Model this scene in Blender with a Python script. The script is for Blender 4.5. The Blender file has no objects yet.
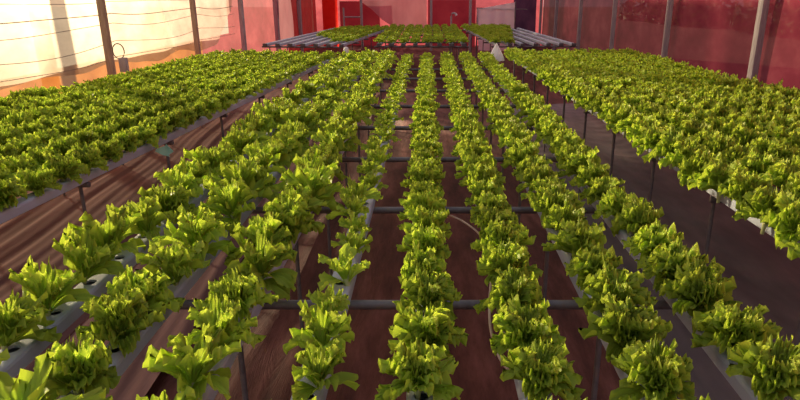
import bpy, bmesh, math, random
import numpy as np
from mathutils import Vector, Matrix

SC = bpy.context.scene
COL = SC.collection
RNG = random.Random(7)

# ------------------------------------------------------------------ camera
CAM_H, PITCH, FPX = 1.79, math.radians(18.4), 624.0
cam = bpy.data.cameras.new('camera')
cam.sensor_width = 36.0
cam.lens = FPX / 800 * 36
cam.shift_x = -28 / 800
cam.clip_start = 0.02
co = bpy.data.objects.new('camera', cam)
COL.objects.link(co)
co.location = (0, 0, CAM_H)
co.rotation_euler = (math.radians(90) - PITCH, 0, 0)
SC.camera = co

def project(x, y, z):
    h = CAM_H - z
    zc = y * math.cos(PITCH) + h * math.sin(PITCH)
    if zc < 0.05:
        return None
    return 428 + FPX * x / zc, 200 + FPX * (h * math.cos(PITCH) - y * math.sin(PITCH)) / zc, zc

# ------------------------------------------------------------------ materials
def newmat(name):
    m = bpy.data.materials.new(name)
    m.use_nodes = True
    nt = m.node_tree
    nt.nodes.clear()
    out = nt.nodes.new('ShaderNodeOutputMaterial')
    return m, nt, out

def noise_ramp(nt, stops, scale=5, detail=4, stretch=(1, 1, 1), coord='Object', rough=.55):
    tc = nt.nodes.new('ShaderNodeTexCoord')
    mp = nt.nodes.new('ShaderNodeMapping')
    mp.inputs['Scale'].default_value = stretch
    n = nt.nodes.new('ShaderNodeTexNoise')
    n.inputs['Scale'].default_value = scale
    n.inputs['Detail'].default_value = detail
    n.inputs['Roughness'].default_value = rough
    r = nt.nodes.new('ShaderNodeValToRGB')
    cr = r.color_ramp
    cr.elements[0].position, cr.elements[0].color = stops[0][0], (*stops[0][1], 1)
    cr.elements[1].position, cr.elements[1].color = stops[-1][0], (*stops[-1][1], 1)
    for p, c in stops[1:-1]:
        e = cr.elements.new(p)
        e.color = (*c, 1)
    nt.links.new(tc.outputs[coord], mp.inputs[0])
    nt.links.new(mp.outputs[0], n.inputs['Vector'])
    nt.links.new(n.outputs['Fac'], r.inputs[0])
    return r, n, mp

def solid(name, stops, scale=8, rough=.6, metal=0, bump=0, stretch=(1, 1, 1), spec=.4, detail=4):
    m, nt, out = newmat(name)
    r, n, mp = noise_ramp(nt, stops, scale, detail, stretch)
    p = nt.nodes.new('ShaderNodeBsdfPrincipled')
    p.inputs['Roughness'].default_value = rough
    p.inputs['Metallic'].default_value = metal
    p.inputs['Specular IOR Level'].default_value = spec
    nt.links.new(r.outputs[0], p.inputs['Base Color'])
    if bump:
        b = nt.nodes.new('ShaderNodeBump')
        b.inputs['Strength'].default_value = bump
        b.inputs['Distance'].default_value = .02
        nt.links.new(n.outputs['Fac'], b.inputs['Height'])
        nt.links.new(b.outputs[0], p.inputs['Normal'])
    nt.links.new(p.outputs[0], out.inputs[0])
    return m

def sheet(name, stops, through=.4, trans=.6, scale=3, stretch=(1, 1, 1), forward=0.0, detail=5):
    """thin cloth or shade net: open holes (transparent), scattered-through light and diffuse reflection"""
    m, nt, out = newmat(name)
    r, n, mp = noise_ramp(nt, stops, scale, detail, stretch)
    d = nt.nodes.new('ShaderNodeBsdfDiffuse')
    t = nt.nodes.new('ShaderNodeBsdfTranslucent')
    tr = nt.nodes.new('ShaderNodeBsdfTransparent')
    for s in (d, t):
        nt.links.new(r.outputs[0], s.inputs[0])
    a = nt.nodes.new('ShaderNodeMixShader')
    a.inputs[0].default_value = trans
    nt.links.new(d.outputs[0], a.inputs[1])
    nt.links.new(t.outputs[0], a.inputs[2])
    last = a
    if forward:
        g = nt.nodes.new('ShaderNodeBsdfRefraction')
        g.inputs['IOR'].default_value = 1.15
        g.inputs['Roughness'].default_value = .9
        nt.links.new(r.outputs[0], g.inputs[0])
        f = nt.nodes.new('ShaderNodeMixShader')
        f.inputs[0].default_value = forward
        nt.links.new(a.outputs[0], f.inputs[1])
        nt.links.new(g.outputs[0], f.inputs[2])
        last = f
    b = nt.nodes.new('ShaderNodeMixShader')
    b.inputs[0].default_value = through
    nt.links.new(last.outputs[0], b.inputs[1])
    nt.links.new(tr.outputs[0], b.inputs[2])
    nt.links.new(b.outputs[0], out.inputs[0])
    return m

def leafmat(name, c0, c1, c2, rim, tmul=(1.3, 1.3, .8), trans=.48):
    m, nt, out = newmat(name)
    r, n, mp = noise_ramp(nt, [(.3, c0), (.5, c1), (.72, c2)], 14, 3)
    # each plant has its own shade of green
    oi = nt.nodes.new('ShaderNodeObjectInfo')
    mr = nt.nodes.new('ShaderNodeMapRange')
    mr.inputs['To Min'].default_value = .8
    mr.inputs['To Max'].default_value = 1.15
    nt.links.new(oi.outputs['Random'], mr.inputs[0])
    hsv = nt.nodes.new('ShaderNodeHueSaturation')
    nt.links.new(mr.outputs[0], hsv.inputs['Value'])
    at = nt.nodes.new('ShaderNodeAttribute')
    at.attribute_name = 'margin'
    mg = nt.nodes.new('ShaderNodeMix')
    mg.data_type = 'RGBA'
    nt.links.new(at.outputs['Fac'], mg.inputs[0])
    nt.links.new(r.outputs[0], mg.inputs[6])
    mg.inputs[7].default_value = (*rim, 1)
    nt.links.new(mg.outputs[2], hsv.inputs['Color'])
    p = nt.nodes.new('ShaderNodeBsdfPrincipled')
    p.inputs['Roughness'].default_value = .5
    p.inputs['Specular IOR Level'].default_value = .22
    nt.links.new(hsv.outputs[0], p.inputs['Base Color'])
    t = nt.nodes.new('ShaderNodeBsdfTranslucent')
    mul = nt.nodes.new('ShaderNodeMix')
    mul.data_type = 'RGBA'
    mul.blend_type = 'MULTIPLY'
    mul.clamp_result = False
    mul.inputs[0].default_value = 1
    mul.inputs[7].default_value = (*tmul, 1)
    nt.links.new(hsv.outputs[0], mul.inputs[6])
    nt.links.new(mul.outputs[2], t.inputs[0])
    x = nt.nodes.new('ShaderNodeMixShader')
    x.inputs[0].default_value = trans
    nt.links.new(p.outputs[0], x.inputs[1])
    nt.links.new(t.outputs[0], x.inputs[2])
    nt.links.new(x.outputs[0], out.inputs[0])
    return m

M = {}
M['leaf'] = leafmat('lettuce_green', (.21, .35, .035), (.29, .45, .045), (.36, .52, .06), (.48, .60, .08))
M['heart'] = leafmat('lettuce_heart', (.29, .45, .05), (.36, .53, .07), (.43, .57, .09), (.54, .65, .11))
M['stem'] = solid('lettuce_stem', [(.3, (.36, .42, .16)), (.7, (.5, .54, .28))], 30, .5)
M['channel'] = solid('channel_plastic', [(.3, (.33, .38, .46)), (.55, (.43, .48, .56)), (.75, (.51, .55, .61))], 6, .75, spec=.2, stretch=(1, .4, 1))
M['cap'] = solid('channel_cap_plastic', [(.3, (.05, .05, .06)), (.7, (.10, .10, .11))], 12, .5)
M['steel'] = solid('weathered_steel', [(.3, (.11, .10, .11)), (.55, (.18, .17, .18)), (.75, (.22, .17, .14))], 16, .55, .3, .1)
M['post'] = solid('weathered_post', [(.3, (.30, .25, .25)), (.55, (.42, .36, .36)), (.75, (.50, .45, .45))], 9, .8, 0, .35, (6, 6, .7))
M['brownpost'] = solid('brown_post', [(.3, (.34, .23, .16)), (.55, (.46, .33, .24)), (.75, (.55, .42, .31))], 9, .85, 0, .35, (6, 6, .7))
M['net'] = sheet('red_shade_net', [(.3, (.19, .022, .036)), (.5, (.24, .032, .052)), (.7, (.31, .055, .075))], .18, .5, 1.6, (1, 1, 1.6))
M['redplastic'] = sheet('bright_red_plastic', [(.3, (.58, .022, .016)), (.7, (.66, .04, .03))], .0, .75, 3)
M['curtain'] = sheet('pale_curtain', [(.3, (.26, .215, .175)), (.5, (.32, .27, .225)), (.72, (.38, .33, .28))], .22, .72, 2.2, (1, 1, 2.0), .3)
M['sunlitnet'] = sheet('red_net_sunlit', [(.3, (.26, .095, .03)), (.5, (.33, .13, .04)), (.7, (.40, .18, .06))], .10, .5, 1.6, (1, 1, 1.6))  # red net copy; orange of the sunlit dirt behind put into its colour
M['netdense'] = sheet('red_net_dense', [(.3, (.21, .030, .052)), (.5, (.28, .044, .072)), (.7, (.37, .080, .105))], .07, .4, 1.6, (1, 1, 1.6))
M['pinklitcurtain'] = sheet('pink_lit_curtain', [(.3, (.25, .175, .155)), (.5, (.31, .225, .20)), (.72, (.37, .28, .25))], .22, .72, 2.2, (1, 1, 2.0), .3)  # curtain copy; pink light on its far part put into the colour
M['pinkcurtain'] = sheet('pink_curtain', [(.3, (.46, .27, .31)), (.6, (.58, .38, .42))], .1, .6, 1.5, (1.5, 1.5, .6))
M['whitesheet'] = sheet('white_sheet', [(.3, (.80, .82, .92)), (.7, (.9, .9, .97))], 0, .85, 4)
M['dark'] = sheet('dark_tarpaulin', [(.3, (.08, .045, .11)), (.7, (.17, .09, .19))], 0, .2, 2)
M['maroon'] = sheet('maroon_tarp_and_gap', [(.3, (.26, .035, .06)), (.7, (.36, .06, .09))], 0, .4, 2)
M['darkred'] = sheet('dark_red_sheet', [(.3, (.22, .018, .024)), (.7, (.32, .03, .036))], .05, .35, 2)
M['wire'] = solid('dark_wire', [(.3, (.10, .08, .07)), (.7, (.18, .14, .12))], 20, .6)
M['white'] = solid('white_plastic', [(.3, (.75, .75, .77)), (.7, (.86, .86, .88))], 10, .45)
M['bag'] = sheet('white_bag', [(.3, (.84, .87, .92)), (.7, (.92, .94, .96))], 0, .6, 14)
M['teal'] = sheet('pale_green_film', [(.3, (.40, .72, .58)), (.7, (.55, .82, .68))], 0, .3, 9)
M['orange'] = sheet('orange_cloth', [(.3, (.55, .22, .04)), (.7, (.70, .32, .06))], 0, .3, 12)
M['hose'] = solid('tan_hose', [(.3, (.55, .44, .32)), (.7, (.72, .60, .46))], 22, .5)
M['hedge'] = leafmat('hedge_green', (.03, .05, .015), (.06, .08, .02), (.10, .11, .03), (.1, .11, .03), trans=.25)

def ground_mat():
    m, nt, out = newmat('dusty_ground_sheet')
    r, n, mp = noise_ramp(nt, [(.32, (.055, .019, .016)), (.5, (.13, .043, .034)), (.68, (.25, .095, .078))], 3.2, 8, (1.6, .35, 1), rough=.68)
    n2 = nt.nodes.new('ShaderNodeTexNoise')
    n2.inputs['Scale'].default_value = 60
    n2.inputs['Detail'].default_value = 5
    p = nt.nodes.new('ShaderNodeBsdfPrincipled')
    p.inputs['Roughness'].default_value = .75
    p.inputs['Specular IOR Level'].default_value = .25
    ad = nt.nodes.new('ShaderNodeMath')
    ad.operation = 'ADD'
    b = nt.nodes.new('ShaderNodeBump')
    b.inputs['Strength'].default_value = .6
    b.inputs['Distance'].default_value = .03
    nt.links.new(n.outputs['Fac'], ad.inputs[0])
    sc = nt.nodes.new('ShaderNodeMath')
    sc.operation = 'MULTIPLY'
    sc.inputs[1].default_value = .25
    nt.links.new(n2.outputs['Fac'], sc.inputs[0])
    nt.links.new(sc.outputs[0], ad.inputs[1])
    nt.links.new(ad.outputs[0], b.inputs['Height'])
    nt.links.new(b.outputs[0], p.inputs['Normal'])
    nt.links.new(r.outputs[0], p.inputs['Base Color'])
    nt.links.new(p.outputs[0], out.inputs[0])
    return m
M['ground'] = ground_mat()
M['mulch'] = solid('black_mulch_film', [(.3, (.10, .085, .095)), (.55, (.16, .13, .14)), (.75, (.22, .17, .17))], 3, .5, 0, .5, (2, .5, 1), .4, 7)
M['field'] = solid('outside_field', [(.3, (.10, .06, .045)), (.55, (.15, .09, .065)), (.75, (.20, .13, .09))], .5, .9, 0, .1)

# ------------------------------------------------------------------ object helpers
def link_mesh(name, me, parent=None, loc=(0, 0, 0), rz=0):
    o = bpy.data.objects.new(name, me)
    COL.objects.link(o)
    o.location = loc
    o.rotation_euler = (0, 0, rz)
    if parent:
        o.parent = parent
    return o

def obj(name, bm, mat, parent=None, loc=(0, 0, 0), rz=0, smooth=True):
    me = bpy.data.meshes.new(name)
    bm.normal_update()
    bm.to_mesh(me)
    bm.free()
    me.materials.append(mat)
    if smooth:
        for p in me.polygons:
            p.use_smooth = True
        try:
            me.set_sharp_from_angle(angle=math.radians(40))
        except Exception:
            pass
    return link_mesh(name, me, parent, loc, rz)

def tag(o, label, cat=None, group=None, kind=None):
    if label:
        o['label'] = label
    if cat:
        o['category'] = cat
    if group:
        o['group'] = group
    if kind:
        o['kind'] = kind
    return o

def thing(name, label, cat, loc=(0, 0, 0), rz=0, group=None):
    o = bpy.data.objects.new(name, None)
    COL.objects.link(o)
    o.location = loc
    o.rotation_euler = (0, 0, rz)
    o.empty_display_size = .1
    return tag(o, label, cat, group)

def box(bm, c, s, bev=0, rot=None):
    r = bmesh.ops.create_cube(bm, size=1)
    vs = r['verts']
    bmesh.ops.scale(bm, vec=s, verts=vs)
    if bev:
        es = list({e for v in vs for e in v.link_edges})
        rr = bmesh.ops.bevel(bm, geom=es, offset=bev, segments=2, affect='EDGES', profile=.6)
        vs = list({v for v in rr['verts']} | {v for f in rr['faces'] for v in f.verts})
    if rot:
        bmesh.ops.rotate(bm, matrix=rot, verts=vs)
    bmesh.ops.translate(bm, vec=c, verts=vs)

def tube(bm, pts, r, n=8, cap=True):
    pts = [Vector(p) for p in pts]
    rings = []
    for i, p in enumerate(pts):
        d = (pts[min(i + 1, len(pts) - 1)] - pts[max(i - 1, 0)]).normalized()
        up = Vector((0, 0, 1)) if abs(d.z) < .9 else Vector((1, 0, 0))
        a = d.cross(up).normalized()
        b = a.cross(d).normalized()
        rr = r[i] if isinstance(r, (list, tuple)) else r
        rings.append([bm.verts.new(p + (a * math.cos(t) + b * math.sin(t)) * rr) for t in [2 * math.pi * k / n for k in range(n)]])
    for A, B in zip(rings, rings[1:]):
        for k in range(n):
            bm.faces.new((A[k], A[(k + 1) % n], B[(k + 1) % n], B[k]))
    if cap:
        bm.faces.new(rings[0][::-1])
        bm.faces.new(rings[-1])

def mesh_np(name, V, F, mat, margin=None):
    me = bpy.data.meshes.new(name)
    me.vertices.add(len(V))
    me.vertices.foreach_set('co', np.ascontiguousarray(V, dtype=np.float32).ravel())
    nf = len(F)
    me.loops.add(nf * 4)
    me.loops.foreach_set('vertex_index', np.ascontiguousarray(F, dtype=np.int32).ravel())
    me.polygons.add(nf)
    me.polygons.foreach_set('loop_start', np.arange(0, nf * 4, 4, dtype=np.int32))
    me.polygons.foreach_set('use_smooth', np.ones(nf, dtype=bool))
    me.update(calc_edges=True)
    me.validate()
    if margin is not None:
        at = me.attributes.new('margin', 'FLOAT', 'POINT')
        at.data.foreach_set('value', np.ascontiguousarray(margin, dtype=np.float32))
    me.materials.append(mat)
    return me

def grid_faces(nu, nv):
    i = np.arange(nu - 1)[:, None]
    j = np.arange(nv - 1)[None, :]
    a = (i * nv + j).ravel()
    return np.stack([a, a + 1, a + nv + 1, a + nv], 1)

# ------------------------------------------------------------------ lettuce
def leaf(rng, L, W, p0, p1, az, nu, nv, ruff, r0=.008, z0=.0):
    """one frilled fan-shaped leaf: narrow base, wide ruffled margin, curving outwards"""
    u = np.linspace(0, 1, nu)[:, None] * np.ones((1, nv))
    v = np.linspace(-1, 1, nv)[None, :] * np.ones((nu, 1))
    f = rng.uniform(1.8, 2.7) if W < .0425 else rng.uniform(1.2, 2.0)
    ph = rng.uniform(0, 6.28, 8)
    edge = np.maximum(u ** 2.2, np.abs(v) ** 2.5 * np.clip(u * 1.7 - .1, 0, 1))
    lob = np.sin(2 * math.pi * .8 * v + ph[6])
    s = u * (1 - .30 * v ** 2 * u - .22 * v ** 6 * u) + .10 * edge * lob + .03 * edge * np.sin(2 * math.pi * f * 1.5 * v + ph[2])
    w = W * (.16 + 1.22 * u ** 1.15 - .46 * u ** 3)
    wave = 2 * math.pi * f * v + ph[0] + 1.6 * u
    lat = v * w * (1 + .08 * np.sin(7 * u + ph[3])) + .35 * ruff * edge * np.cos(wave)
    sc = np.clip(s, 0, 1.25)
    phi = p0 + (p1 - p0) * sc
    k = p1 - p0
    if abs(k) < 1e-3:
        rad, zz = sc * L * math.cos(p0), sc * L * math.sin(p0)
    else:
        rad = L * (np.sin(p0 + k * sc) - math.sin(p0)) / k
        zz = -L * (np.cos(p0 + k * sc) - math.cos(p0)) / k
    nrm = ruff * edge * (np.sin(wave) + .5 * np.sin(2.07 * wave + ph[1] + 3 * u) + .35 * np.sin(3.6 * wave + ph[7]))
    nrm += .010 * np.sin(5 * u + ph[5]) * (1 - np.abs(v)) * u
    nrm += np.abs(v) ** 2 * w * (.15 + .35 * rng.random())          # cupped across
    nx, nz = -np.sin(phi), np.cos(phi)
    x = r0 + rad + nrm * nx
    z = z0 + zz + nrm * nz
    y = lat
    tw = rng.uniform(-.35, .35)
    y, z = y * math.cos(tw), z + y * math.sin(tw) * u
    ca, sa = math.cos(az), math.sin(az)
    edge_col = np.clip(edge * .8 + .25 * (np.abs(v) < .06) * (1 - u), 0, 1)
    return np.stack([(x * ca - y * sa).ravel(), (x * sa + y * ca).ravel(), z.ravel()], 1), edge_col.ravel()

def lettuce_arrays(seed, style, nu, nv, n_out, n_in):
    rng = np.random.default_rng(seed)
    P = dict(full=dict(L=.108, W=.039, lo=.66, hi=1.30, e0=-.4, e1=.7, ru=.0112),
             loose=dict(L=.148, W=.049, lo=.64, hi=1.38, e0=-.65, e1=.7, ru=.0125),
             sparse=dict(L=.095, W=.038, lo=.7, hi=1.3, e0=-.3, e1=.8, ru=.0075))[style]
    def build(lst):
        V, F, E, n = [], [], [], 0
        gf = grid_faces(nu, nv)
        for a in lst:
            pts, e = leaf(rng, *a)
            V.append(pts)
            E.append(e)
            F.append(gf + n)
            n += len(pts)
        return np.concatenate(V), np.concatenate(F), np.concatenate(E)
    outer, inner = [], []
    az = rng.uniform(0, 6.28)
    for i in range(n_out):
        t = i / max(1, n_out - 1)
        az += 2.39996 + rng.uniform(-.3, .3)
        p0 = P['lo'] + (P['hi'] - P['lo']) * t + rng.uniform(-.15, .15)
        p1 = P['e0'] + (P['e1'] - P['e0']) * t + rng.uniform(-.4, .35)
        L = P['L'] * (1.05 - .12 * t) * rng.uniform(.82, 1.15)
        outer.append((L, P['W'] * (1.05 - .2 * t) * rng.uniform(.75, 1.15), p0, p1, az, nu, nv, P['ru'] * rng.uniform(.8, 1.3), .008, .012 * t))
    for i in range(n_in):
        t = i / max(1, n_in - 1)
        az += 2.39996 + rng.uniform(-.3, .3)
        L = P['L'] * (1.0 - .22 * t) * rng.uniform(.85, 1.15)
        inner.append((L, P['W'] * (.72 - .15 * t) * rng.uniform(.8, 1.1), 1.38 + rng.uniform(-.2, .12), .55 + .5 * t + rng.uniform(-.4, .3), az, nu, nv, P['ru'] * 1.0, .003, .014))
    return build(outer), build(inner)

STYLES = {}
def make_style(style, n, counts, seed):
    out = []
    for k in range(n):
        A, B = lettuce_arrays(seed + k, style, 10, 37, counts[0], counts[1])
        out.append((mesh_np('lettuce', A[0], A[1], M['leaf'], A[2]), mesh_np('heart_leaves', B[0], B[1], M['heart'], B[2])))
    STYLES[style] = out
make_style('full', 8, (18, 12), 100)
make_style('loose', 8, (9, 6), 300)
make_style('sparse', 4, (6, 3), 500)
FAR = {}
for st, c, sd in (('full', (12, 7), 700), ('loose', (9, 5), 800), ('sparse', (6, 3), 900)):
    FAR[st] = []
    for k in range(6):
        A, B = lettuce_arrays(sd + k, st, 6, 16, *c)
        FAR[st].append((np.concatenate([A[0], B[0]]), np.concatenate([A[1], B[1] + len(A[0])]), np.concatenate([A[2], B[2]])))
bm = bmesh.new()
tube(bm, [(0, 0, -.035), (0, 0, -.01), (0, 0, .012), (0, 0, .03)], [.006, .008, .012, .010], 8)
STEM = obj('stem', bm, M['stem'])
STEM_MESH = STEM.data
bpy.data.objects.remove(STEM)

ORD = ['first', 'second', 'third', 'fourth', 'fifth', 'sixth', 'seventh', 'eighth', 'ninth', 'tenth', 'eleventh', 'twelfth', 'thirteenth', 'fourteenth', 'fifteenth',
       'sixteenth', 'seventeenth', 'eighteenth', 'nineteenth', 'twentieth']
def ordinal(i):
    if i < 20:
        return ORD[i]
    tens = {2: 'twenty', 3: 'thirty', 4: 'forty', 5: 'fifty'}
    q, r = divmod(i + 1, 10)
    if r == 0:
        return {3: 'thirtieth', 4: 'fortieth', 5: 'fiftieth', 6: 'sixtieth'}[q]
    return tens[q] + '-' + ORD[r - 1]

# ------------------------------------------------------------------ benches
CH_TOP = .85         # top of the growing channels
SPACING = .21        # hole spacing along a channel
CW, CHH = .078, .05  # channel width and height

def channel_mesh(n_cells):
    """hollow plastic channel along +Y from y=0, rounded shoulders, a row of round planting holes"""
    bm = bmesh.new()
    L = n_cells * SPACING
    hw = .026                                # half width of the flat holed top
    R = .021
    N = 16
    def quad(*p):
        bm.faces.new([bm.verts.new(q) for q in p])
    for c in range(n_cells):
        y0, y1 = c * SPACING, (c + 1) * SPACING
        ym = (y0 + y1) / 2
        quad((-hw, y0, 0), (hw, y0, 0), (hw, ym - hw, 0), (-hw, ym - hw, 0))
        quad((-hw, ym + hw, 0), (hw, ym + hw, 0), (hw, y1, 0), (-hw, y1, 0))
        sq, ci, lo = [], [], []
        for k in range(N):
            t = 2 * math.pi * (k + .5) / N + math.pi / 4 - math.pi / N
            cx, cy = math.cos(t), math.sin(t)
            m = max(abs(cx), abs(cy))
            sq.append(bm.verts.new((cx / m * hw, ym + cy / m * hw, 0)))
            ci.append(bm.verts.new((cx * R, ym + cy * R, 0)))
            lo.append(bm.verts.new((cx * R * .96, ym + cy * R * .96, -.008)))
        for k in range(N):
            j = (k + 1) % N
            bm.faces.new((sq[k], sq[j], ci[j], ci[k]))
            bm.faces.new((ci[k], ci[j], lo[j], lo[k]))
    prof = [(hw, 0), (hw + .006, -.001), (hw + .010, -.004), (CW / 2, -.012), (CW / 2, -CHH + .004), (CW / 2 - .004, -CHH),
            (-CW / 2 + .004, -CHH), (-CW / 2, -CHH + .004), (-CW / 2, -.012), (-hw - .010, -.004), (-hw - .006, -.001), (-hw, 0)]
    a = [bm.verts.new((x, 0, z)) for x, z in prof]
    b = [bm.verts.new((x, L, z)) for x, z in prof]
    for k in range(len(prof) - 1):
        bm.faces.new((a[k], b[k], b[k + 1], a[k + 1]))
    bmesh.ops.remove_doubles(bm, verts=bm.verts, dist=.0002)
    me = bpy.data.meshes.new('growing_channel')
    bm.normal_update()
    bm.to_mesh(me)
    bm.free()
    me.materials.append(M['channel'])
    return me

def cap_mesh():
    bm = bmesh.new()
    box(bm, (0, 0, -CHH / 2), (CW + .008, .03, CHH + .008), .004)
    me = bpy.data.meshes.new('end_cap')
    bm.to_mesh(me)
    bm.free()
    me.materials.append(M['cap'])
    return me
CAP = cap_mesh()
CHMESH = {}

def leg_bm(x, top, r=.0105):
    bm = bmesh.new()
    tube(bm, [(x, 0, -.03), (x, 0, top)], r, 10)
    return bm

def bench(title, who, x0, dx, n_ch, y0, n_cells, yaw, bars, legs_x, groups, bar_over=.10):
    """title: words that single the bench out; returns the list of channel frames (Matrix)"""
    top = CH_TOP - CHH
    fr = thing('bench_frame', 'steel crossbars and thin legs under ' + title, 'bench frame', (x0, y0, 0), yaw)
    xe = dx * (n_ch - 1)
    for b in bars:
        bm = bmesh.new()
        tube(bm, [(-bar_over, b, top - .017), (xe + bar_over, b, top - .017)], .0165, 10)
        obj('crossbar', bm, M['steel'], fr)
        for lx in legs_x:
            o = obj('leg', leg_bm(lx, top - .02), M['steel'], fr)
            o.location = (0, b, 0)
    key = n_cells
    if key not in CHMESH:
        CHMESH[key] = channel_mesh(n_cells)
    frames = []
    for k in range(n_ch):
        Mx = Matrix.Translation((x0, y0, 0)) @ Matrix.Rotation(yaw, 4, 'Z') @ Matrix.Translation((k * dx, 0, CH_TOP))
        c = link_mesh('growing_channel', CHMESH[key])
        c.matrix_world = Mx
        tag(c, f'pale growing channel, {ordinal(k)} from curtain side on {who}', 'growing channel', groups)
        for e in (-.012, n_cells * SPACING + .012):
            q = link_mesh('end_cap', CAP, c, (0, e, 0))
        frames.append(Mx)
    return frames

PLANTS = []   # dict(pos, rz, scale, style, row key, in frame, size)
def plant_row(frame, n_cells, style, bench_key, row, prob=1.0, scale=(.9, 1.1), skip=(), only=None, jit=.012, off=0):
    for c in range(n_cells):
        if only and not (only[0] <= c < only[1]):
            continue
        if RNG.random() > prob or c in skip:
            continue
        p = frame @ Vector((off + RNG.uniform(-jit, jit), (c + .5) * SPACING + RNG.uniform(-jit, jit), .002))
        s = RNG.uniform(*scale)
        pr = project(p.x, p.y, p.z + .06)
        inside = bool(pr and -12 < pr[0] < 812 and -10 < pr[1] < 415)
        st = style if isinstance(style, str) else RNG.choice(style)
        if st == 'sparse' and (c < 4 or c > 14):
            st, s = 'loose', s * (.8 if c < 4 else .72)
        size = s * (.8 if st == 'sparse' else 1.0) / pr[2] if pr else 9
        PLANTS.append(dict(p=p, rz=RNG.uniform(0, 6.28), s=s, st=st, key=(bench_key, row), inside=inside, size=size))

# middle bench: eight channels, the fifth straight below the camera
DX = .285
near0 = .78
MID_CELLS = 42
bars_mid = [1.90 - near0 + .97 * k for k in range(8)] 
fr_mid = bench('the middle bench', 'the middle bench', -4 * DX - .015, DX, 8, near0, MID_CELLS, 0, bars_mid, (.50, 1.75), 'channels of the middle bench')
row_style = [('loose', 'loose', 'full'), ('loose', 'loose', 'loose', 'full'), ('loose', 'loose', 'loose', 'full'), 'sparse', 'full', 'full', 'full', 'full']
row_scale = [(.85, 1.15), (.85, 1.15), (.82, 1.12), (.72, 1.05), (.84, .97), (.85, 1.0), (.9, 1.06), (.93, 1.1)]
row_prob = [.98, .97, .97, .96, 1, 1, 1, 1]
for r in range(8):
    plant_row(fr_mid[r], MID_CELLS, row_style[r], 'mid', r, row_prob[r], row_scale[r], jit=.028 if r < 4 else .012)

# bench beside the pale curtain, turned a little
SUN_CELLS = 38
yaw_s = -math.atan(.068)
DXS = .245
xs0 = -2.01 - 7 * DXS
fr_sun = bench('the bench beside the pale curtain', 'the bench beside the pale curtain', xs0, DXS, 8, 1.9, SUN_CELLS, yaw_s, [.5 + 1.02 * k for k in range(8)], (.15, 1.70), 'channels of the bench by the curtain', .04)
for r in range(8):
    plant_row(fr_sun[r], SUN_CELLS, 'full', 'sun', r, 1, (.9, 1.12))

# bench beside the red net wall
RED_CELLS = 41
fr_red = bench('the bench beside the red net wall', 'the bench beside the red net wall', 1.53, .245, 8, 1.35, RED_CELLS, math.atan(.022), [.0 + .83 * k + .02 for k in range(11)], (-.03, 1.72), 'channels of the bench by the red wall', .05)
for r in range(8):
    plant_row(fr_red[r], RED_CELLS, 'full', 'red', r, 1, (1.15, 1.35) if r == 0 else (.98, 1.2), off=-.05 if r == 0 else 0)

# three benches beyond the cross aisle
FAR_CELLS = 27
fb = [.1 + 1.1 * k for k in range(6)]
f1 = bench('the half-empty far bench by the curtain side', 'the far half-empty bench', -3.15, .25, 7, 12.4, FAR_CELLS, -math.atan(.095), fb, (.05, 1.45), 'channels of the far half-empty bench')
f2 = bench('the far middle bench beyond the cross aisle', 'the far middle bench', -.95, .235, 8, 12.4, FAR_CELLS, 0, fb, (.05, 1.55), 'channels of the far middle bench')
f3 = bench('the far bench with bare channels by the red wall', 'the far bench by the red wall', 1.34, .25, 7, 12.4, FAR_CELLS, math.atan(.055), fb, (.05, 1.45), 'channels of the far bench by the red wall')
for r in range(2, 7):
    plant_row(f1[r], FAR_CELLS, 'full', 'far_a', r, .95, (.75, 1.0), only=(2 if r > 4 else 6 + 2 * (4 - r), 27))
for r in range(8):
    plant_row(f2[r], FAR_CELLS, 'full', 'far_b', r, 1, (.88, 1.05))
for r in range(0, 5):
    plant_row(f3[r], FAR_CELLS, 'full', 'far_c', r, .98, (.95, 1.15), only=(max(0, (r - 1) * 7), 27))

order = sorted([i for i, p in enumerate(PLANTS) if p['inside']], key=lambda i: -PLANTS[i]['size'])
single = set(order[:300])
WHO = dict(mid='middle bench', sun='bench by curtain', red='bench by red wall')
LOOK = dict(full='frilly green lettuce', loose='loose ragged lettuce', sparse='small sparse lettuce')
def k_row(p):
    return p['key'][1] if p['key'][0] == 'mid' else 9
counts = {}
protos = {}
for i, p in enumerate(PLANTS):
    if p['inside']:
        p['ord'] = counts.get(p['key'], 0)
        counts[p['key']] = p['ord'] + 1
for i in sorted(single):
    p = PLANTS[i]
    va = RNG.randrange(len(STYLES[p['st']]))
    pk = (p['st'], va)
    if pk not in protos:
        a, b = STYLES[p['st']][va]
        root = link_mesh('lettuce', a)
        h = link_mesh('heart_leaves', b, root)
        h['label'] = 'paler yellow-green heart leaves'
        s = link_mesh('stem', STEM_MESH, root)
        protos[pk] = (root, h, s)
    else:
        r0, h0, s0 = protos[pk]
        root = r0.copy()
        COL.objects.link(root)
        for ch in (h0, s0):
            c = ch.copy()
            COL.objects.link(c)
            c.parent = root
    root.location = p['p']
    tl = .22 if k_row(p) < 4 else .1
    root.rotation_euler = (RNG.uniform(-tl, tl), RNG.uniform(-tl, tl), p['rz'])
    root.scale = (p['s'], p['s'], p['s'] * 1.2)
    k, row = p['key']
    root['label'] = f"{LOOK[p['st']]}, {ordinal(p['ord'])} from near end, {ordinal(row)} channel from curtain, {WHO[k]}"
    root['category'] = 'lettuce'
    root['group'] = {'mid': 'lettuces on the middle bench', 'sun': 'lettuces on the bench by the curtain', 'red': 'lettuces on the bench by the red wall'}[k]

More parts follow.
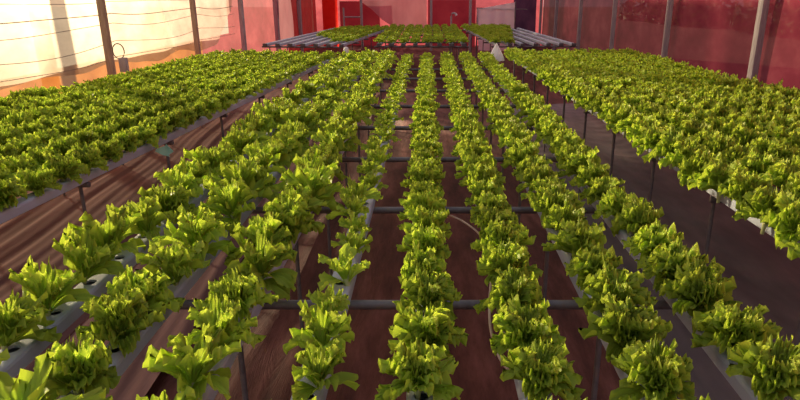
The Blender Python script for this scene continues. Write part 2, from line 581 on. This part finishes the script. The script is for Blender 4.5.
Vs, Fs, Es, n = [], [], [], 0
for i, p in enumerate(PLANTS):
    if i in single:
        continue
    V, F, E = FAR[p['st']][RNG.randrange(6)]
    Es.append(E)
    c, s = math.cos(p['rz']), math.sin(p['rz'])
    R = np.array([[c, -s, 0], [s, c, 0], [0, 0, 1]])
    Vs.append((V * p['s']) @ R.T + np.array(p['p']))
    Fs.append(F + n)
    n += len(V)
rest = link_mesh('lettuce_rows', mesh_np('lettuce_rows', np.concatenate(Vs), np.concatenate(Fs), M['leaf'], np.concatenate(Es)))
tag(rest, 'dense rows of small green lettuces filling the far ends of all the benches', 'lettuces', None, 'stuff')

# ------------------------------------------------------------------ ground
def ground_z(x, y):
    z = .010 * math.sin(2.3 * x + .7 * math.sin(.9 * y)) + .008 * math.sin(1.7 * y + 2 * x)
    if -2.6 < x < -.2:
        w = min(1, (x + 2.6) / .4, (-.2 - x) / .5)
        z += w * .026 * (1 - 2 * abs(math.sin(math.pi * (x + .10 * math.sin(.8 * y + x) + .03 * math.sin(2.9 * y)) / .27))) * (0.65 + .35 * math.sin(1.1 * y + 4 * x))
    return z - .02
def grid(x0, x1, y0, y1, nx, ny, zf):
    bm = bmesh.new()
    vs = [[bm.verts.new((x0 + (x1 - x0) * i / nx, y0 + (y1 - y0) * j / ny, zf(x0 + (x1 - x0) * i / nx, y0 + (y1 - y0) * j / ny))) for j in range(ny + 1)] for i in range(nx + 1)]
    for i in range(nx):
        for j in range(ny):
            bm.faces.new((vs[i][j], vs[i + 1][j], vs[i + 1][j + 1], vs[i][j + 1]))
    return bm
o = obj('floor', grid(-4.3, 4.3, -1, 24, 260, 160, ground_z), M['ground'])
tag(o, 'dusty red-brown ground of the net house under the benches', kind='structure')
o = obj('ground', grid(-60, 60, -40, 90, 4, 4, lambda x, y: -.12), M['field'])
tag(o, 'dry tan field outside the net house', kind='structure')
def mulch_z(x, y):
    return ground_z(x, y) + .022 + .010 * math.sin(9 * x + 1.5 * math.sin(1.1 * y)) * math.sin(.9 * y + 2 * x) + .004 * math.sin(23 * y + 5 * math.sin(6 * x))
o = obj('ground_sheet', grid(1.12, 3.3, .2, 10.6, 60, 200, mulch_z), M['mulch'])
tag(o, 'wrinkled dark grey plastic ground sheet in the shaded aisle by the red wall side', 'ground sheet')

M['mauve'] = solid('dusty_mauve_film', [(.3, (.15, .075, .072)), (.55, (.215, .11, .105)), (.75, (.28, .155, .15))], 4, .9, 0, .25, (2.5, .3, 1), .08, 6)
def fold_z(x, y):
    q = x + .07 * y + .05 * math.sin(.8 * y + 2 * x) + .02 * math.sin(2.6 * y)
    a = .6 + .4 * math.sin(1.0 * y + 7 * x)
    return .03 + .013 * a * math.sin(2 * math.pi * q / .24) + .004 * math.sin(2 * math.pi * q / .10 + y)
o = obj('ground_sheet', grid(-4.0, -1.3, .3, 11, 150, 170, fold_z), M['mauve'])
tag(o, 'dusty mauve plastic ground sheet with long folds below the bench by the curtain', 'ground sheet')

# ------------------------------------------------------------------ walls of shade net
WX, BACK, EAVE = 4.0, 23.2, 4.3  # wall and post tops out of view, raised to dim the low sun
def wall_sheet(p0, p1, z0f, z1f, n, m, wob=.03, ph=0.0):
    """hanging sheet from p0 to p1 (xy); z0f(t, s) gives its lower hem"""
    bm = bmesh.new()
    d = Vector((p1[0] - p0[0], p1[1] - p0[1], 0))
    nn = Vector((-d.y, d.x, 0)).normalized()
    rows = []
    for i in range(n + 1):
        t = i / n
        base = Vector((p0[0], p0[1], 0)) + d * t
        z0 = z0f(t)
        z1 = z1f(t) if callable(z1f) else z1f
        row = []
        for j in range(m + 1):
            z = z0 + (z1 - z0) * j / m
            s = d.length * t
            off = wob * (math.sin(2.1 * s + 1.3 * z + ph) + .5 * math.sin(5.3 * s - 2.2 * z + ph)) * (1 - .6 * j / m)
            row.append(bm.verts.new(base + nn * off + Vector((0, 0, z))))
        rows.append(row)
    for A, B in zip(rows, rows[1:]):
        for j in range(m):
            bm.faces.new((A[j], B[j], B[j + 1], A[j + 1]))
    return bm
flat0 = lambda t: -.05
o = obj('wall_left', wall_sheet((-WX - .12, -1), (-WX - .12, BACK), flat0, lambda t: .99 if -1 + 24.2 * t < 13.4 else EAVE, 120, 16, .02), M['net'])
o.data.materials.append(M['sunlitnet'])
for f in o.data.polygons:
    if f.center.y < 11.8:
        f.material_index = 1
tag(o, 'red shade net wall behind the pale curtain', kind='structure')
tag(obj('wall_right', wall_sheet((WX + .09, -1), (WX + .09, BACK), flat0, EAVE, 120, 16, .02, 2), M['netdense']), 'red shade net wall in the evening shade', kind='structure')
tag(obj('wall_back', wall_sheet((-WX - .1, BACK), (WX + .09, BACK), flat0, EAVE, 60, 16, .03, 1), M['netdense']), 'red shade net end wall', kind='structure')

# pale curtain with scalloped hem hanging inside the net wall on the sunny side
HEM = [(-1, .9), (2.5, .95), (4.2, .85), (5.7, .92), (6.4, .95), (7.5, .89), (8.2, .935), (8.9, .87), (9.4, .83), (10, .88), (10.4, .90), (11.4, .80), (12, .85), (12.6, 1.09), (13.3, 1.40), (13.8, 2.2), (14.1, 3.6)]
def hem(y):
    for (a, za), (b, zb) in zip(HEM, HEM[1:]):
        if a <= y <= b:
            t = (y - a) / (b - a)
            t = t * t * (3 - 2 * t)
            return za + (zb - za) * t
    return 3.6
o = obj('curtain', wall_sheet((-WX - .02, -1), (-WX - .02, 14.1), lambda t: hem(-1 + 15.1 * t), EAVE - .05, 180, 40, .035, .5), M['curtain'])
o.data.materials.append(M['pinklitcurtain'])
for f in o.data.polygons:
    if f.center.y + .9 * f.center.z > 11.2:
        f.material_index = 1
tag(o, 'large pale sunlit curtain with a scalloped hem behind the brown posts', 'curtain')

# wires strung along the curtain
for z, nm, sg in ((1.70, 'topmost', .03), (1.56, 'second from top', .05), (1.43, 'middle', .05), (1.21, 'fourth from top', .06), (1.04, 'lowest', .05)):
    bm = bmesh.new()
    pts = []
    for i in range(91):
        y = 2.0 + 11 * i / 90
        t = ((y - 2.0) % 3.0) / 3.0
        pts.append((-WX + .112, y, z - sg * 4 * t * (1 - t) + .015 * math.sin(1.9 * y + 9 * z)))
    tube(bm, pts, .0035 if z != 1.56 else .005, 6)
    tag(obj('wire', bm, M['wire']), f'thin sagging dark wire strung across the pale curtain, {nm} of five', 'wire', 'wires across the pale curtain')

# posts
def post_bm(w, h, bev=.012):
    bm = bmesh.new()
    box(bm, (0, 0, h / 2 - .05), (w, w, h + .1), bev)
    return bm
def post(x, y, w, mat, label, group=None, h=EAVE):
    o = obj('support_post', post_bm(w, h), mat, None, (x, y, 0), math.radians(RNG.uniform(-12, 12)))
    return tag(o, label, 'post', group)
for k, y in enumerate((5.0, 7.72, 10.72)):
    if k == 0:
        continue
    post(-WX + .14, y, .08, M['brownpost'], ['', 'leaning brown post in front of the pale curtain, the nearer of two', 'brown post in front of the pale curtain, the farther of two'][k], 'posts along the curtain')
post(-WX + .1, 13.6, .085, M['post'], 'grey post where the pale curtain ends against the red net', 'posts along the curtain')
post(-WX + .1, 16.7, .11, M['post'], 'grey post beyond the curtain, beside the gathered pale strip of cloth', 'posts along the curtain')
post(-WX + .1, 19.7, .12, M['post'], 'grey post near the far corner on the curtain side', 'posts along the curtain')
post(-4.75, 7.93, .15, M['brownpost'], 'blurred post outside, showing dimly through the pale curtain')
names = ['nearest', 'second nearest', 'third nearest', 'fourth nearest', 'fifth nearest', 'farthest']
for k, y in enumerate((7.75, 10.75, 13.9, 17.0, 20.2, 23.0)):
    post(WX - .02, y, .09, M['post'], f'grey weathered post against the red net wall, {names[k]} of that row', 'posts along the red wall')

# coiled wire and small box tied to the first brown post
t = thing('wire_coil', 'loop of wire with a small grey box tied to the nearer brown post', 'wire coil', (-WX + .26, 7.68, 1.02))
bm = bmesh.new()
tube(bm, [(.07 * math.cos(a) + .02, 0, .1 + .09 * math.sin(a)) for a in [2 * math.pi * i / 20 * 1.6 for i in range(21)]], .006, 6)
obj('loop', bm, M['wire'], t)
bm = bmesh.new()
box(bm, (.06, 0, -.06), (.09, .07, .17), .01)
obj('box_body', bm, M['post'], t)

# ------------------------------------------------------------------ far end of the house
bm = wall_sheet((-3.55, 21.9), (-3.05, 22.0), flat0, EAVE, 10, 12, .02)
tag(obj('plastic_sheet', bm, M['redplastic']), 'narrow bright red plastic sheet hanging in the far corner', 'sheet')
bm = wall_sheet((-3.86, 16.6), (-3.72, 17.6), lambda t: .55 + .1 * t, EAVE - .1, 14, 14, .05, 1)
tag(obj('curtain_strip', bm, M['pinkcurtain']), 'gathered narrow pale strip of curtain beside a grey post', 'curtain')
PK = [(0, 2.3), (.14, 1.75), (.26, 1.5), (.38, 1.25), (.5, .9), (.64, .62), (.72, .5), (.8, .65), (.9, .4), (1, .35)]
def pk(t):
    for (a, za), (b, zb) in zip(PK, PK[1:]):
        if a <= t <= b:
            return za + (zb - za) * (t - a) / (b - a)
bm = wall_sheet((-3.1, 22.4), (-.05, 22.4), pk, EAVE - .1, 60, 20, .06, .3)
tag(obj('draped_curtain', bm, M['pinkcurtain']), 'pale pink curtain draped diagonally across the far end wall', 'curtain')
bm = wall_sheet((0.0, 22.6), (1.65, 22.6), flat0, 1.55, 20, 10, .03)
tag(obj('tarpaulin', bm, M['maroon']), 'low dark maroon tarpaulin along the far end behind the standpipe', 'tarpaulin')
bm = wall_sheet((2.75, 21.0), (3.7, 22.3), flat0, EAVE, 20, 10, .03, 1)
tag(obj('tarpaulin', bm, M['dark']), 'tall dark purple tarpaulin in the far corner beside the white sheet', 'tarpaulin')
bm = wall_sheet((-3.1, 22.9), (-1.7, 22.9), flat0, 1.5, 20, 10, .03, 2)  # added sheet; its colour stands for the darkness of the open gap
tag(obj('tarpaulin', bm, M['maroon']), 'dark maroon sheet added for the darkness in the gap below the draped pink curtain', 'tarpaulin')
bm = wall_sheet((-3.93, 18.2), (-3.93, 22.9), flat0, EAVE - .1, 30, 12, .03, 2)
tag(obj('red_sheet', bm, M['darkred']), 'dark red sheet between the pale curtain strip and the bright red plastic', 'sheet')
# white sheet on a frame
t = thing('sheet_screen', 'slanting white sheet stretched on poles at the far end', 'sheet', (0, 19, 0))
bm = bmesh.new()
P = [(1.5, .15), (2.55, .15), (2.52, 1.52), (1.42, 1.33)]
n1, n2 = 14, 10
vs = []
for i in range(n1 + 1):
    for j in range(n2 + 1):
        a, b = i / n1, j / n2
        x = (P[0][0] * (1 - a) + P[1][0] * a) * (1 - b) + (P[3][0] * (1 - a) + P[2][0] * a) * b
        z = (P[0][1] * (1 - a) + P[1][1] * a) * (1 - b) + (P[3][1] * (1 - a) + P[2][1] * a) * b
        vs.append(bm.verts.new((x, .05 * math.sin(3 * a) * math.sin(3.1 * b) + .012 * math.sin(19 * a + 4 * b), z)))
for i in range(n1):
    for j in range(n2):
        k = i * (n2 + 1) + j
        bm.faces.new((vs[k], vs[k + n2 + 1], vs[k + n2 + 2], vs[k + 1]))
obj('sheet', bm, M['whitesheet'], t)
for x, z in ((1.44, 1.36), (2.55, 1.54)):
    bm = bmesh.new()
    tube(bm, [(x, .03, -.03), (x, .03, z)], .02, 8)
    obj('pole', bm, M['steel'], t)
bm = bmesh.new()
tube(bm, [(1.40, .04, 1.36), (2.9, .04, 1.32)], .012, 8)
obj('rail', bm, M['steel'], t)
# slim poles at the far end
for x, y, lab in ((.10, 21.0, 'slim grey pole between the pink curtain and the dark tarpaulin'), (1.30, 20.0, 'curved-looking slim pole beside the white sheet'), (-2.25, 22.0, 'slim grey pole in front of the draped pink curtain')):
    bm = bmesh.new()
    tube(bm, [(0, 0, -.05), (0, 0, 2), (.02, 0, EAVE)], .045, 10)
    tag(obj('slim_pole', bm, M['post'], None, (x, y, 0)), lab.replace('curved-looking ', ''), 'pole')
# low frame with crossbar in the gap below the draped curtain
t = thing('gate_frame', 'low red-lit metal gate frame below the draped pink curtain', 'gate', (-2.75, 22.0, 0))
for x in (-.1, .5):
    bm = bmesh.new()
    tube(bm, [(x, 0, -.03), (x, 0, 1.3)], .03, 8)
    obj('upright', bm, M['post'], t)
for z in (1.0, .4):
    bm = bmesh.new()
    tube(bm, [(-.1, 0, z), (.5, 0, z)], .025, 8)
    obj('bar', bm, M['post'], t)
# standpipe with bent outlet
t = thing('standpipe', 'pale standpipe with a bent outlet in front of the dark tarpaulin', 'standpipe', (.68, 19.0, 0))
bm = bmesh.new()
tube(bm, [(0, 0, -.03), (0, 0, .6), (0, 0, 1.12), (.02, 0, 1.2), (.08, 0, 1.22), (.14, 0, 1.2)], .028, 10)
obj('pipe', bm, M['post'], t)
bm = bmesh.new()
tube(bm, [(.13, 0, 1.2), (.15, 0, 1.15)], .035, 10)
obj('outlet', bm, M['white'], t)

# ------------------------------------------------------------------ small things
# white peaked bag over a stake at the end of the middle bench
t = thing('plastic_bag', 'white peaked plastic bag over a stake at the far corner of the middle bench', 'plastic bag', (1.04, 9.74, 0))
bm = bmesh.new()
n = 20
rings = []
for z, r in ((.80, .125), (.83, .118), (.88, .098), (.94, .068), (1.0, .036), (1.035, .016), (1.05, .008)):
    rings.append([bm.verts.new((r * (1 + .12 * math.sin(4 * a) + .07 * math.sin(7 * a + 1)) * math.cos(a), r * (1 + .12 * math.sin(4 * a)) * math.sin(a), z + .008 * math.sin(5 * a))) for a in [2 * math.pi * k / n for k in range(n)]])
for A, B in zip(rings, rings[1:]):
    for k in range(n):
        bm.faces.new((A[k], A[(k + 1) % n], B[(k + 1) % n], B[k]))
bm.faces.new(rings[-1])
obj('bag', bm, M['bag'], t)
bm = bmesh.new()
tube(bm, [(0, 0, -.03), (0, 0, 1.03)], .012, 8)
obj('stake', bm, M['steel'], t)
# capped standpipe at the end of the curtain-side bench
t = thing('capped_pipe', 'thin upright pipe with a round white cap beyond the curtain-side bench', 'pipe', (-1.19, 9.3, 0))
bm = bmesh.new()
tube(bm, [(0, 0, -.03), (0, 0, .98)], .014, 8)
obj('pipe', bm, M['steel'], t)
bm = bmesh.new()
tube(bm, [(0, 0, .95), (0, 0, .955), (0, 0, 1.0), (0, 0, 1.03), (0, 0, 1.04)], [.02, .035, .04, .03, .012], 12)
obj('cap', bm, M['white'], t)
# irrigation tube looping between two channels
bm = bmesh.new()
C = [(.06, 3.0, .73), (.107, 2.86, .76), (.17, 2.72, .775), (.232, 2.6, .76), (.247, 2.4, .75), (.244, 2.2, .75), (.222, 2.02, .765), (.207, 1.885, .80), (.20, 1.76, .77), (.217, 1.64, .74), (.26, 1.51, .74), (.30, 1.38, .73), (.33, 1.2, .70)]
pts = []
for a, b, c, d in zip([C[0]] + C[:-2], C[:-1], C[1:], C[2:] + [C[-1]]):
    for q in range(6):
        t_ = q / 6
        pts.append(tuple(.5 * (2 * b[k] + (c[k] - a[k]) * t_ + (2 * a[k] - 5 * b[k] + 4 * c[k] - d[k]) * t_ ** 2 + (3 * b[k] - a[k] - 3 * c[k] + d[k]) * t_ ** 3) for k in range(3)))
pts.append(C[-1])
tube(bm, pts, .0045, 8)
tag(obj('irrigation_tube', bm, M['hose']), 'thin tan tube looping over a crossbar between two channels of the middle bench', 'tube')
# pale green film hanging under the curtain-side bench, orange rag further along
def rag(name, mat, label, cat, p, w, h, dx_):
    bm = bmesh.new()
    n1, n2 = 10, 8
    vs = []
    for i in range(n1 + 1):
        for j in range(n2 + 1):
            a, b = i / n1 - .5, j / n2
            wd = w * (1 - .55 * b)
            vs.append(bm.verts.new((dx_ * b + .012 * math.sin(9 * a + 3 * b), a * wd, -h * b * (1 - .8 * abs(a)))))
    for i in range(n1):
        for j in range(n2):
            k = i * (n2 + 1) + j
            bm.faces.new((vs[k], vs[k + n2 + 1], vs[k + n2 + 2], vs[k + 1]))
    r_ = bmesh.ops.solidify(bm, geom=bm.faces[:], thickness=.003)
    tag(obj(name, bm, mat, None, p), label, cat)
rag('film_scrap', M['teal'], 'pale green scrap of film hanging under the bench beside the curtain', 'scrap', (-1.80, 4.10, .80), .24, .07, .05)
rag('orange_rag', M['orange'], 'small orange rag hanging under the bench beside the curtain', 'rag', (-1.52, 6.3, .80), .07, .22, .02)

# ------------------------------------------------------------------ outside: dark bushes beyond the red wall
rng = np.random.default_rng(5)
Vs, Fs, n = [], [], 0
gf = grid_faces(3, 4)
def bushes(cx, cy, rx, ry, h, count):
    global n
    for i in range(count):
        th, ph, rr = rng.uniform(0, 6.28), math.acos(rng.uniform(-.2, 1)), rng.uniform(.6, 1) 
        c = np.array([cx + rx * rr * math.sin(ph) * math.cos(th), cy + ry * rr * math.sin(ph) * math.sin(th), max(.05, h * rr * math.cos(ph))])
        s = rng.uniform(.25, .5)
        e = [rng.normal(size=3) for _ in range(2)]
        a = e[0] / np.linalg.norm(e[0]) * s
        b = e[1] / np.linalg.norm(e[1]) * s * .7
        nn = np.cross(a, b) * .6
        uu, vv = np.meshgrid(np.linspace(0, 1, 3), np.linspace(-.5, .5, 4), indexing='ij')
        P = c + uu.ravel()[:, None] * a + (vv * (1.2 - uu)).ravel()[:, None] * b + (np.sin(3 * uu) * vv ** 2).ravel()[:, None] * nn * 2
        Vs.append(P)
        Fs.append(gf + n)
        n += 12
for k in range(16):
    bushes(17 + rng.uniform(-1.5, 2.5), 3 + 3.2 * k + rng.uniform(-1, 1), 1.8, 2.4, rng.uniform(2.6, 4.2), 520)
o = link_mesh('hedge', mesh_np('hedge', np.concatenate(Vs), np.concatenate(Fs), M['hedge']))
tag(o, 'dark bushes outside, seen dimly through the red net wall', 'hedge', None, 'stuff')

# ------------------------------------------------------------------ light
AZ, EL = math.radians(42), math.radians(11.5)     # sun low beyond the curtain, ahead and to the side
sd = Vector((-math.sin(AZ) * math.cos(EL), math.cos(AZ) * math.cos(EL), math.sin(EL)))
sun = bpy.data.lights.new('sun', 'SUN')
sun.energy = 20
sun.color = (1.0, .82, .52)
sun.angle = math.radians(2.0)
so = bpy.data.objects.new('sun', sun)
COL.objects.link(so)
so.rotation_euler = sd.to_track_quat('Z', 'Y').to_euler()

w = bpy.data.worlds.new('evening_sky')
SC.world = w
w.use_nodes = True
nt = w.node_tree
nt.nodes.clear()
out = nt.nodes.new('ShaderNodeOutputWorld')
bg = nt.nodes.new('ShaderNodeBackground')
tc = nt.nodes.new('ShaderNodeTexCoord')
sx = nt.nodes.new('ShaderNodeSeparateXYZ')
nt.links.new(tc.outputs['Generated'], sx.inputs[0])
rp = nt.nodes.new('ShaderNodeValToRGB')
e = rp.color_ramp.elements
e[0].position, e[0].color = 0.0, (.80, .66, .62, 1)
e[1].position, e[1].color = 1.0, (.50, .50, .62, 1)
x = e.new(.3)
x.color = (.66, .58, .66, 1)
nt.links.new(sx.outputs[2], rp.inputs[0])
# warm aureole round the sun
dt = nt.nodes.new('ShaderNodeVectorMath')
dt.operation = 'DOT_PRODUCT'
nt.links.new(tc.outputs['Generated'], dt.inputs[0])
dt.inputs[1].default_value = sd
pw = nt.nodes.new('ShaderNodeMath')
pw.operation = 'POWER'
mx0 = nt.nodes.new('ShaderNodeMath')
mx0.operation = 'MAXIMUM'
mx0.inputs[1].default_value = 0
nt.links.new(dt.outputs['Value'], mx0.inputs[0])
nt.links.new(mx0.outputs[0], pw.inputs[0])
pw.inputs[1].default_value = 6
gl = nt.nodes.new('ShaderNodeMix')
gl.data_type = 'RGBA'
gl.blend_type = 'ADD'
gl.clamp_result = False
nt.links.new(pw.outputs[0], gl.inputs[0])
nt.links.new(rp.outputs[0], gl.inputs[6])
gl.inputs[7].default_value = (3.0, 1.9, .9, 1)
nt.links.new(gl.outputs[2], bg.inputs[0])
bg.inputs[1].default_value = .72
nt.links.new(bg.outputs[0], out.inputs[0])

vs_ = SC.view_settings
vs_.view_transform = 'Standard'
vs_.look = 'None'
vs_.gamma = 1
vs_.use_curve_mapping = False
vs_.exposure = 0.1
